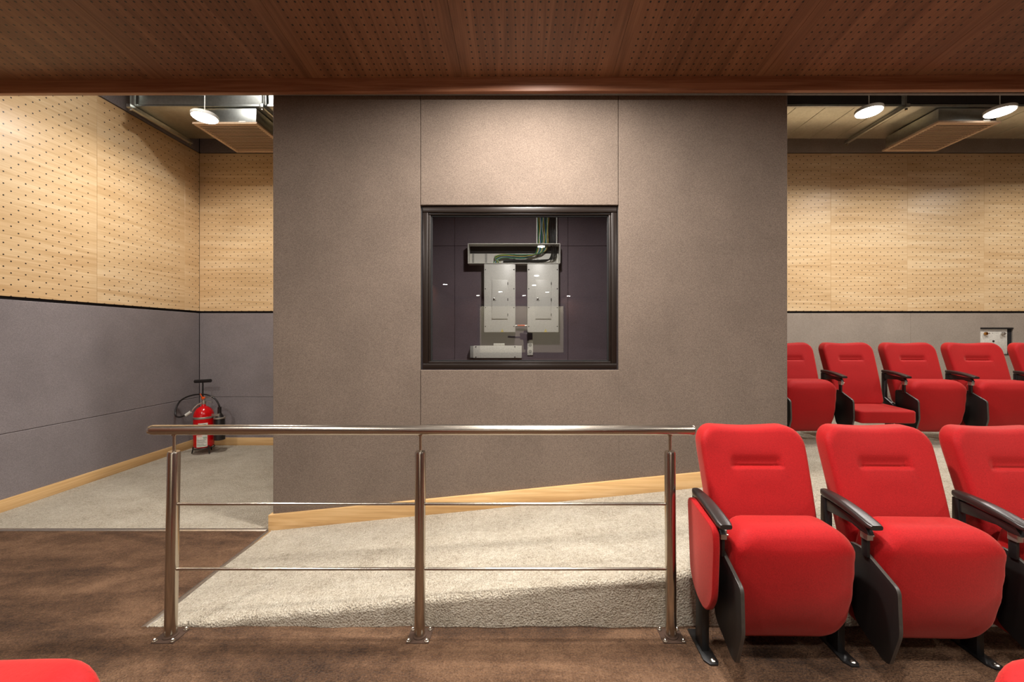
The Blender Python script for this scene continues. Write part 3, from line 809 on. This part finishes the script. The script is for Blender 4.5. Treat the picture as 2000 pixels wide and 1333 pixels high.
# ------------------------------------------------------------------ fire extinguisher on its trolley
ex = tag(empty('fire_extinguisher', (-3.80, 4.72, 0)), 'red fire extinguisher on a black trolley in the carpet corner', 'fire extinguisher')
zb = 0.075
body = MB().lathe([(0.02, zb), (0.085, zb+0.002), (0.098, zb+0.014), (0.101, zb+0.03), (0.101, zb+0.36), (0.098, zb+0.395), (0.088, zb+0.430), (0.068, zb+0.462), (0.040, zb+0.482), (0.022, zb+0.490), (0.020, zb+0.51), (0.018, zb+0.512)], n=40).build('cylinder', 'ext_red', ex, smooth=50)
MB().lathe([(0.1025, zb+0.345), (0.1035, zb+0.347), (0.1035, zb+0.368), (0.1025, zb+0.370)], n=40).build('band', 'bracket_metal', ex, smooth=40)
def curved_label(name, a0, a1, z0, z1, mat, parent, r=0.1018):
    m = MB(); n = 12
    for k in range(n+1):
        a = R(a0+(a1-a0)*k/n)
        m.v += [(r*math.sin(a), -r*math.cos(a), z0), (r*math.sin(a), -r*math.cos(a), z1)]
    m.f = [(2*k, 2*k+2, 2*k+3, 2*k+1) for k in range(n)]
    return m.build(name, mat, parent, smooth=60)
lb1 = curved_label('paper_label', 8, 60, zb+0.215, zb+0.30, 'white_plastic', ex)
lb2 = curved_label('paper_label', -2, 58, zb+0.02, zb+0.16, 'white_plastic', ex)
for z0, a0, a1, mt in ((0.285, 10, 50, 'print_grey'), (0.272, 12, 46, 'print_grey'), (0.26, 10, 52, 'print_grey'), (0.235, 14, 22, 'ext_red'), (0.235, 46, 55, 'ext_red')):
    curved_label('print', a0, a1, zb+z0-(0.004 if mt == 'print_grey' else 0.012), zb+z0, mt, lb1, 0.1022)
for z0, a0, a1, mt in ((0.150, 2, 30, 'orange_plastic'), (0.136, 34, 54, 'print_green'), (0.125, 36, 54, 'print_green'), (0.105, 2, 50, 'print_grey'), (0.09, 2, 46, 'print_grey'), (0.075, 2, 50, 'print_grey'), (0.055, 2, 40, 'print_grey'), (0.040, 2, 54, 'print_green')):
    curved_label('print', a0, a1, zb+z0-0.005, zb+z0, mt, lb2, 0.1022)
m = MB(); m.lathe([(0.018, zb+0.505), (0.022, zb+0.515), (0.022, zb+0.545), (0.014, zb+0.55), (0.014, zb+0.57)], n=16)
m.tube([(-0.005, -0.01, zb+0.53), (-0.055, -0.03, zb+0.505)], 0.010, 10)
m.build('valve', 'bracket_metal', ex, smooth=40)
MB().prism([(-0.02, zb+0.572), (0.115, zb+0.600), (0.118, zb+0.607), (-0.02, zb+0.584)], 'y', -0.012, 0.012).build('lever', 'bracket_metal', ex, bevel=0.002)
MB().prism([(-0.01, zb+0.545), (0.03, zb+0.548), (0.10, zb+0.53), (0.10, zb+0.536), (0.03, zb+0.556), (-0.01, zb+0.556)], 'y', -0.011, 0.011).build('carry_handle', 'bracket_metal', ex, bevel=0.002)
MB().tube(smooth_path([(-0.045, -0.028, zb+0.512), (-0.075, -0.05, zb+0.47), (-0.09, -0.06, zb+0.44)], 5), 0.011, 10).build('elbow', 'bracket_metal', ex, smooth=40)
hs = [(-0.09, -0.06, zb+0.44), (-0.125, -0.075, zb+0.405), (-0.20, -0.075, zb+0.375), (-0.275, -0.05, zb+0.385), (-0.315, -0.015, zb+0.45), (-0.29, 0.02, zb+0.54), (-0.20, 0.035, zb+0.60), (-0.08, 0.04, zb+0.625), (0.03, 0.045, zb+0.615), (0.11, 0.05, zb+0.57), (0.155, 0.05, zb+0.50), (0.165, 0.05, zb+0.45)]
hs = [(x if x > -0.31 else -0.305, y, z) for x, y, z in hs]
hs = [(max(x, -0.312), y-0.02, z) for x, y, z in hs]
MB().tube(smooth_path(hs, 6), 0.009, 10).build('hose', 'black_plastic', ex, smooth=50)
MB().tube([(-0.088, -0.080, zb+0.435), (-0.135, -0.097, zb+0.395)], 0.016, 12).build('hose_sleeve', 'white_plastic', ex, smooth=40)
MB().tube([(0.165, 0.03, zb+0.47), (0.165, 0.03, zb+0.39)], 0.019, 14).build('horn_grip', 'black_plastic', ex, smooth=40)
MB().lathe([(0.02, zb+0.40), (0.035, zb+0.37), (0.053, zb+0.33), (0.056, zb+0.10), (0.058, zb+0.08), (0.054, zb+0.078)], (0.165, 0.03, 0), 20).build('horn', 'black_plastic', ex, smooth=50)
MB().lathe([(0.056, zb+0.330), (0.060, zb+0.333), (0.060, zb+0.347), (0.056, zb+0.350)], (0.165, 0.03, 0), 20).build('horn_clip', 'bracket_metal', ex, smooth=40)
MB().box(0.095, 0.19, -0.008, 0.0, zb+0.365, zb+0.395).build('horn_bracket', 'bracket_metal', ex, bevel=0.001)
MB().tube([(0.0, -0.01, zb+0.56), (-0.005, -0.02, zb+0.60), (-0.018, -0.03, zb+0.64)], 0.0045, 8).build('seal_tag', 'orange_plastic', ex, smooth=40)
MB().box(-0.022, 0.018, -0.016, 0.004, zb+0.575, zb+0.598).build('safety_clip', 'orange_plastic', ex, bevel=0.002)
MB().tube([(-0.117, 0.13, 0.05), (-0.117, 0.13, 0.83)], 0.008, 10).build('trolley_pole', 'black_steel', ex, smooth=40)
MB().tube([(-0.212, 0.13, 0.842), (-0.020, 0.13, 0.852)], 0.021, 14).build('trolley_handle', 'black_plastic', ex, smooth=40)
MB().tube([(0.104*math.cos(2*PI*k/28), 0.104*math.sin(2*PI*k/28), zb-0.002) for k in range(28)], 0.006, 8, closed=True).build('cradle_ring', 'black_steel', ex, smooth=50)
for a in (-160, -25, 90):
    c, s_ = math.cos(R(a)), math.sin(R(a))
    MB().tube([(0.10*c, 0.10*s_, zb+0.03), (0.104*c, 0.104*s_, zb-0.01), (0.118*c, 0.118*s_, 0.006)], 0.0065, 8).build('leg', 'black_steel', ex, smooth=40)
MB().tube([(-0.117, 0.13, 0.06), (-0.05, 0.09, zb)], 0.007, 8).build('pole_clamp', 'black_steel', ex, smooth=40)

# ------------------------------------------------------------------ recessed outlet plate on the back wall
pl = tag(empty('wall_plate', (6.105, YB+0.02, 1.335)), 'white recessed wall plate with two brass knobs above the rear seats', 'wall plate')
box('plate', 'white_plastic', -0.205, 0.150, -0.006, 0.004, -0.17, 0.158, parent=pl, bevel=0.002)
m = MB()
for a in ((-0.210, 0.208, -0.028, 0.008, 0.160, 0.171), (-0.210, 0.208, -0.028, 0.008, -0.173, -0.166), (0.150, 0.208, -0.004, 0.008, -0.166, 0.160)): m.box(*a)
m.build('recess', 'dark_void', pl)
for x, mt in ((-0.142, 'brass'), (0.082, 'bracket_metal')):
    k = MB().lathe([(0.010, -0.004), (0.010, -0.012), (0.020, -0.016), (0.020, -0.032), (0.014, -0.036)], (x, 0, 0.098), 16, axis='y').build('knob', mt, pl, smooth=40)
    MB().box(x+0.015, x+0.045, -0.030, -0.024, 0.096, 0.102).build('pointer', mt, k)
for k in range(9): MB().box(-0.10+k*0.018, -0.10+k*0.018+0.009, -0.0068, -0.0058, 0.098+0.003*(k % 3), 0.103+0.003*(k % 2)).build('print', 'print_grey', pl)
MB().lathe([(0.012, -0.004), (0.012, -0.012), (0.008, -0.014)], (-0.03, 0, 0.0), 14, axis='y').build('socket', 'black_plastic', pl, smooth=40)

# ------------------------------------------------------------------ inside the booth
def cabinet(x0, label):
    W, H, D = 0.392, 0.858, 0.13
    t = tag(empty('electrical_cabinet', (x0+W/2, YB-0.002, 1.446)), label, 'cabinet', 'electrical cabinets in the booth')
    h = W/2
    box('body', 'white_enamel', -h, h, -D, 0, 0, H, parent=t, bevel=0.003)
    box('cover', 'white_enamel', -h+0.004, h-0.004, -D-0.006, -D-0.0005, 0.004, H-0.004, parent=t, bevel=0.002)
    d = box('door', 'white_enamel', -h+0.10, h-0.095, -D-0.018, -D-0.0062, 0.17, 0.655, parent=t, bevel=0.002)
    for z in (0.22, 0.41, 0.61): box('hinge', 'black_steel', h-0.098, h-0.090, -D-0.021, -D-0.008, z-0.016, z+0.016, parent=d)
    lk = MB().lathe([(0.012, -D-0.012), (0.012, -D-0.02), (0.008, -D-0.022)], (-h+0.127, -0.006, 0.42), 14, axis='y').build('lock', 'bolt_steel', d, smooth=40)
    box('latch', 'grey_paint', -h+0.112, -h+0.155, -D-0.022, -D-0.0178, 0.395, 0.404, parent=d)
    for z in (0.075, 0.31, 0.545, 0.785):
        for x in (-h+0.018, h-0.018):
            MB().lathe([(0.007, -D-0.006), (0.007, -D-0.009), (0.004, -D-0.010)], (x, 0, z), 10, axis='y').build('screw', 'black_steel', t)
    MB().prism([(0.012, 0.005), (0.052, 0.005), (0.032, 0.045)], 'y', -D-0.0075, -D-0.0055).build('warning_triangle', 'hazard_yellow', t)
cabinet(-0.465, 'white electrical cabinet on the left behind the booth glass')
cabinet(0.076, 'white electrical cabinet on the right behind the booth glass')
tb = tag(empty('cable_box', (-0.09, YB-0.002, 2.308)), 'open metal wiring box above the two white cabinets', 'cable box')
X0, X1 = -0.666+0.09, 0.487+0.09
box('back_plate', 'white_enamel', X0+0.01, X1-0.01, -0.006, 0, 0.005, 0.15, parent=tb)
box('back_strip', 'dark_void', X0+0.01, X1-0.01, -0.005, 0, 0.15, 0.245, parent=tb)
for a in ((X0, X1, -0.14, 0, 0.242, 0.250), (X0, X1, -0.14, 0, 0.0, 0.006), (X0, X0+0.008, -0.14, 0, 0.006, 0.242), (X1-0.008, X1, -0.14, 0, 0.006, 0.242)):
    box('side_plate', 'white_plastic', *a, parent=tb)
for x in (X0+0.05, -0.36, -0.0, 0.17, 0.30, X1-0.05):
    box('bracket', 'grey_paint', x-0.013, x+0.013, -0.012, -0.006, 0.006, 0.15, parent=tb)
tk = tag(empty('cable_trunking', (0.322, YB-0.002, 2.558)), 'vertical metal trunking full of coloured cables behind the glass', 'cable trunking')
box('back_plate', 'dark_void', -0.125, 0.125, -0.005, 0, 0.002, 0.64, parent=tk)
for s_ in (-1, 1): box('side_plate', 'white_enamel', s_*0.125-0.006, s_*0.125+0.006, -0.10, 0, 0.002, 0.64, parent=tk)
cols = [('green', 'cable_green'), ('yellow', 'cable_yellow'), ('white', 'cable_white'), ('blue', 'cable_blue'), ('green', 'cable_green'), ('white', 'cable_white'), ('yellow', 'cable_yellow'), ('blue', 'cable_blue'), ('green', 'cable_green'), ('white', 'cable_white'), ('yellow', 'cable_yellow'), ('black', 'cable_black'), ('black', 'cable_black'), ('black', 'cable_black'), ('black', 'cable_black'), ('black', 'cable_black'), ('black', 'cable_black')]
lm1 = tag(empty('cable_loom', (0.09, YB-0.05, 2.32)), 'loom of green, yellow, white and blue cables bent through the wiring box', 'cables')
lm2 = tag(empty('cable_loom', (0.25, YB-0.05, 2.33)), 'loom of black cables along the bottom of the wiring box', 'cables')
for i, (cn, cm) in enumerate(cols):
    blk = cn == 'black'
    xt = 0.215+0.0125*i+random.uniform(-0.002, 0.002)
    if blk: xt += 0.02
    yy = YB-0.045-0.020*random.random()
    if not blk:
        zm = 2.385+0.0045*i
        pts = [(xt+0.008*math.sin(k*2.1+i), yy, 3.18-k*0.13) for k in range(5)] + [(xt-0.005, yy-0.01, 2.56), (xt-0.04, yy-0.012, zm+0.05), (xt-0.14, yy-0.012, zm+0.015), (0.0, yy-0.01, zm+0.010*math.sin(i)), (-0.22, yy-0.01, zm+0.012), (-0.30-0.008*i*0.5, yy, zm-0.02), (-0.345+0.007*i, yy, 2.345), (-0.36+0.010*i, yy, 2.318)]
    else:
        zm = 2.335+0.006*(i-11)
        pts = [(xt+0.003*math.sin(k*2.1+i), yy, 3.18-k*0.13) for k in range(5)] + [(xt, yy-0.01, 2.56), (xt+0.01, yy-0.01, 2.46), (xt-0.01, yy-0.01, 2.39), (xt-0.07, yy-0.01, zm+0.01), (0.2, yy-0.01, zm), (0.0, yy-0.01, zm+0.004), (-0.23, yy-0.01, zm)]
    lm = lm2 if blk else lm1
    MB().tube([q-lm.location for q in smooth_path(pts, 5)], 0.0052, 6).build('cable', cm, lm, smooth=60)
dv = tag(empty('wall_device', (-0.32, YB-0.002, 1.124)), 'long white metal device under the cabinets, cut by the window sill', 'device')
box('body', 'white_plastic', -0.285, 0.327, -0.10, 0, 0.0, 0.155, parent=dv, bevel=0.004)
box('end_cap', 'grey_paint', -0.325, -0.286, -0.10, 0, 0.002, 0.153, parent=dv, bevel=0.003)
box('top_plate', 'white_plastic', -0.03, 0.11, -0.07, -0.01, 0.1555, 0.185, parent=dv, bevel=0.003)
for x in (-0.25, 0.24):
    for z in (0.012, 0.142): MB().lathe([(0.008, -0.10), (0.008, -0.104), (0.004, -0.105)], (x, 0, z), 10, axis='y').build('screw', 'black_steel', dv)
so = tag(empty('power_socket', (0.115, YB-0.002, 1.175)), 'white double power socket below the right cabinet', 'socket')
box('plate', 'white_plastic', -0.036, 0.036, -0.014, 0, -0.02, 0.165, parent=so, bevel=0.004)
for z in (0.03, 0.11): MB().lathe([(0.022, -0.014), (0.022, -0.016), (0.018, -0.0165)], (0, 0, z), 16, axis='y').build('socket_face', 'grey_paint', so)
cj = tag(empty('conduit_joint', (0.0, YB-0.05, 1.535)), 'short orange conduit joint between the two cabinets', 'conduit')
MB().tube([(-0.045, 0, 0), (0.045, 0, 0)], 0.010, 10).build('sleeve', 'orange_plastic', cj, smooth=40)
MB().tube([(-0.075, 0, 0), (0.078, 0, 0)], 0.006, 8).build('pipe', 'bracket_metal', cj, smooth=40)

# ------------------------------------------------------------------ the hall behind the camera (seen in the glass)
sc_ = tag(empty('projection_screen', (0.03, YF+0.03, 0.28)), 'pale projection screen reflected in the booth window', 'screen')
box('screen_sheet', 'screen_glow', -2.62, 2.62, 0.0, 0.02, 0.1, 3.0, parent=sc_)
m = MB()
for a in ((-2.75, 2.75, 3.0, 3.15), (-2.75, 2.75, -0.05, 0.1), (-2.75, -2.62, 0.1, 3.0), (2.62, 2.75, 0.1, 3.0)): m.box(a[0], a[1], -0.01, 0.04, a[2], a[3])
m.build('screen_border', 'black_plastic', sc_)
tp = tag(empty('tripod_camera', (0.075, -0.16, 0)), 'black camera on a tripod reflected in the booth window', 'camera')
box('camera_body', 'black_plastic', -0.095, 0.095, -0.045, 0.030, 1.345, 1.450, parent=tp, bevel=0.012, seg=3)
MB().lathe([(0.030, 0.028), (0.034, 0.04), (0.034, 0.085), (0.028, 0.09), (0.026, 0.082)], (0, 0, 1.398), 20, axis='y').build('lens', 'black_plastic', tp, smooth=40)
MB().prism(rpoly([(-0.045, 1.445), (0.045, 1.445), (0.030, 1.488), (-0.030, 1.488)], 0.008), 'y', -0.03, 0.02).build('viewfinder', 'black_plastic', tp, bevel=0.003)
MB().tube([(0, 0, 1.35), (0, 0, 1.20)], [0.045, 0.036], 14).build('tripod_head', 'black_steel', tp, smooth=40)
MB().tube([(-0.06, -0.06, 1.38), (-0.28, -0.07, 1.392)], [0.014, 0.018], 10).build('pan_handle', 'black_plastic', tp, smooth=40)
MB().tube([(0, 0, 1.29), (0, 0, 0.85)], 0.013, 12).build('centre_column', 'black_steel', tp, smooth=40)
for a in (90, 210, 330):
    c, s_ = math.cos(R(a)), math.sin(R(a))
    MB().tube([(0.03*c, 0.03*s_, 1.12), (0.22*c, 0.22*s_, 0.50), (0.37*c, 0.37*s_, 0.006)], [0.015, 0.012, 0.008], 10).build('leg', 'black_steel', tp, smooth=40)
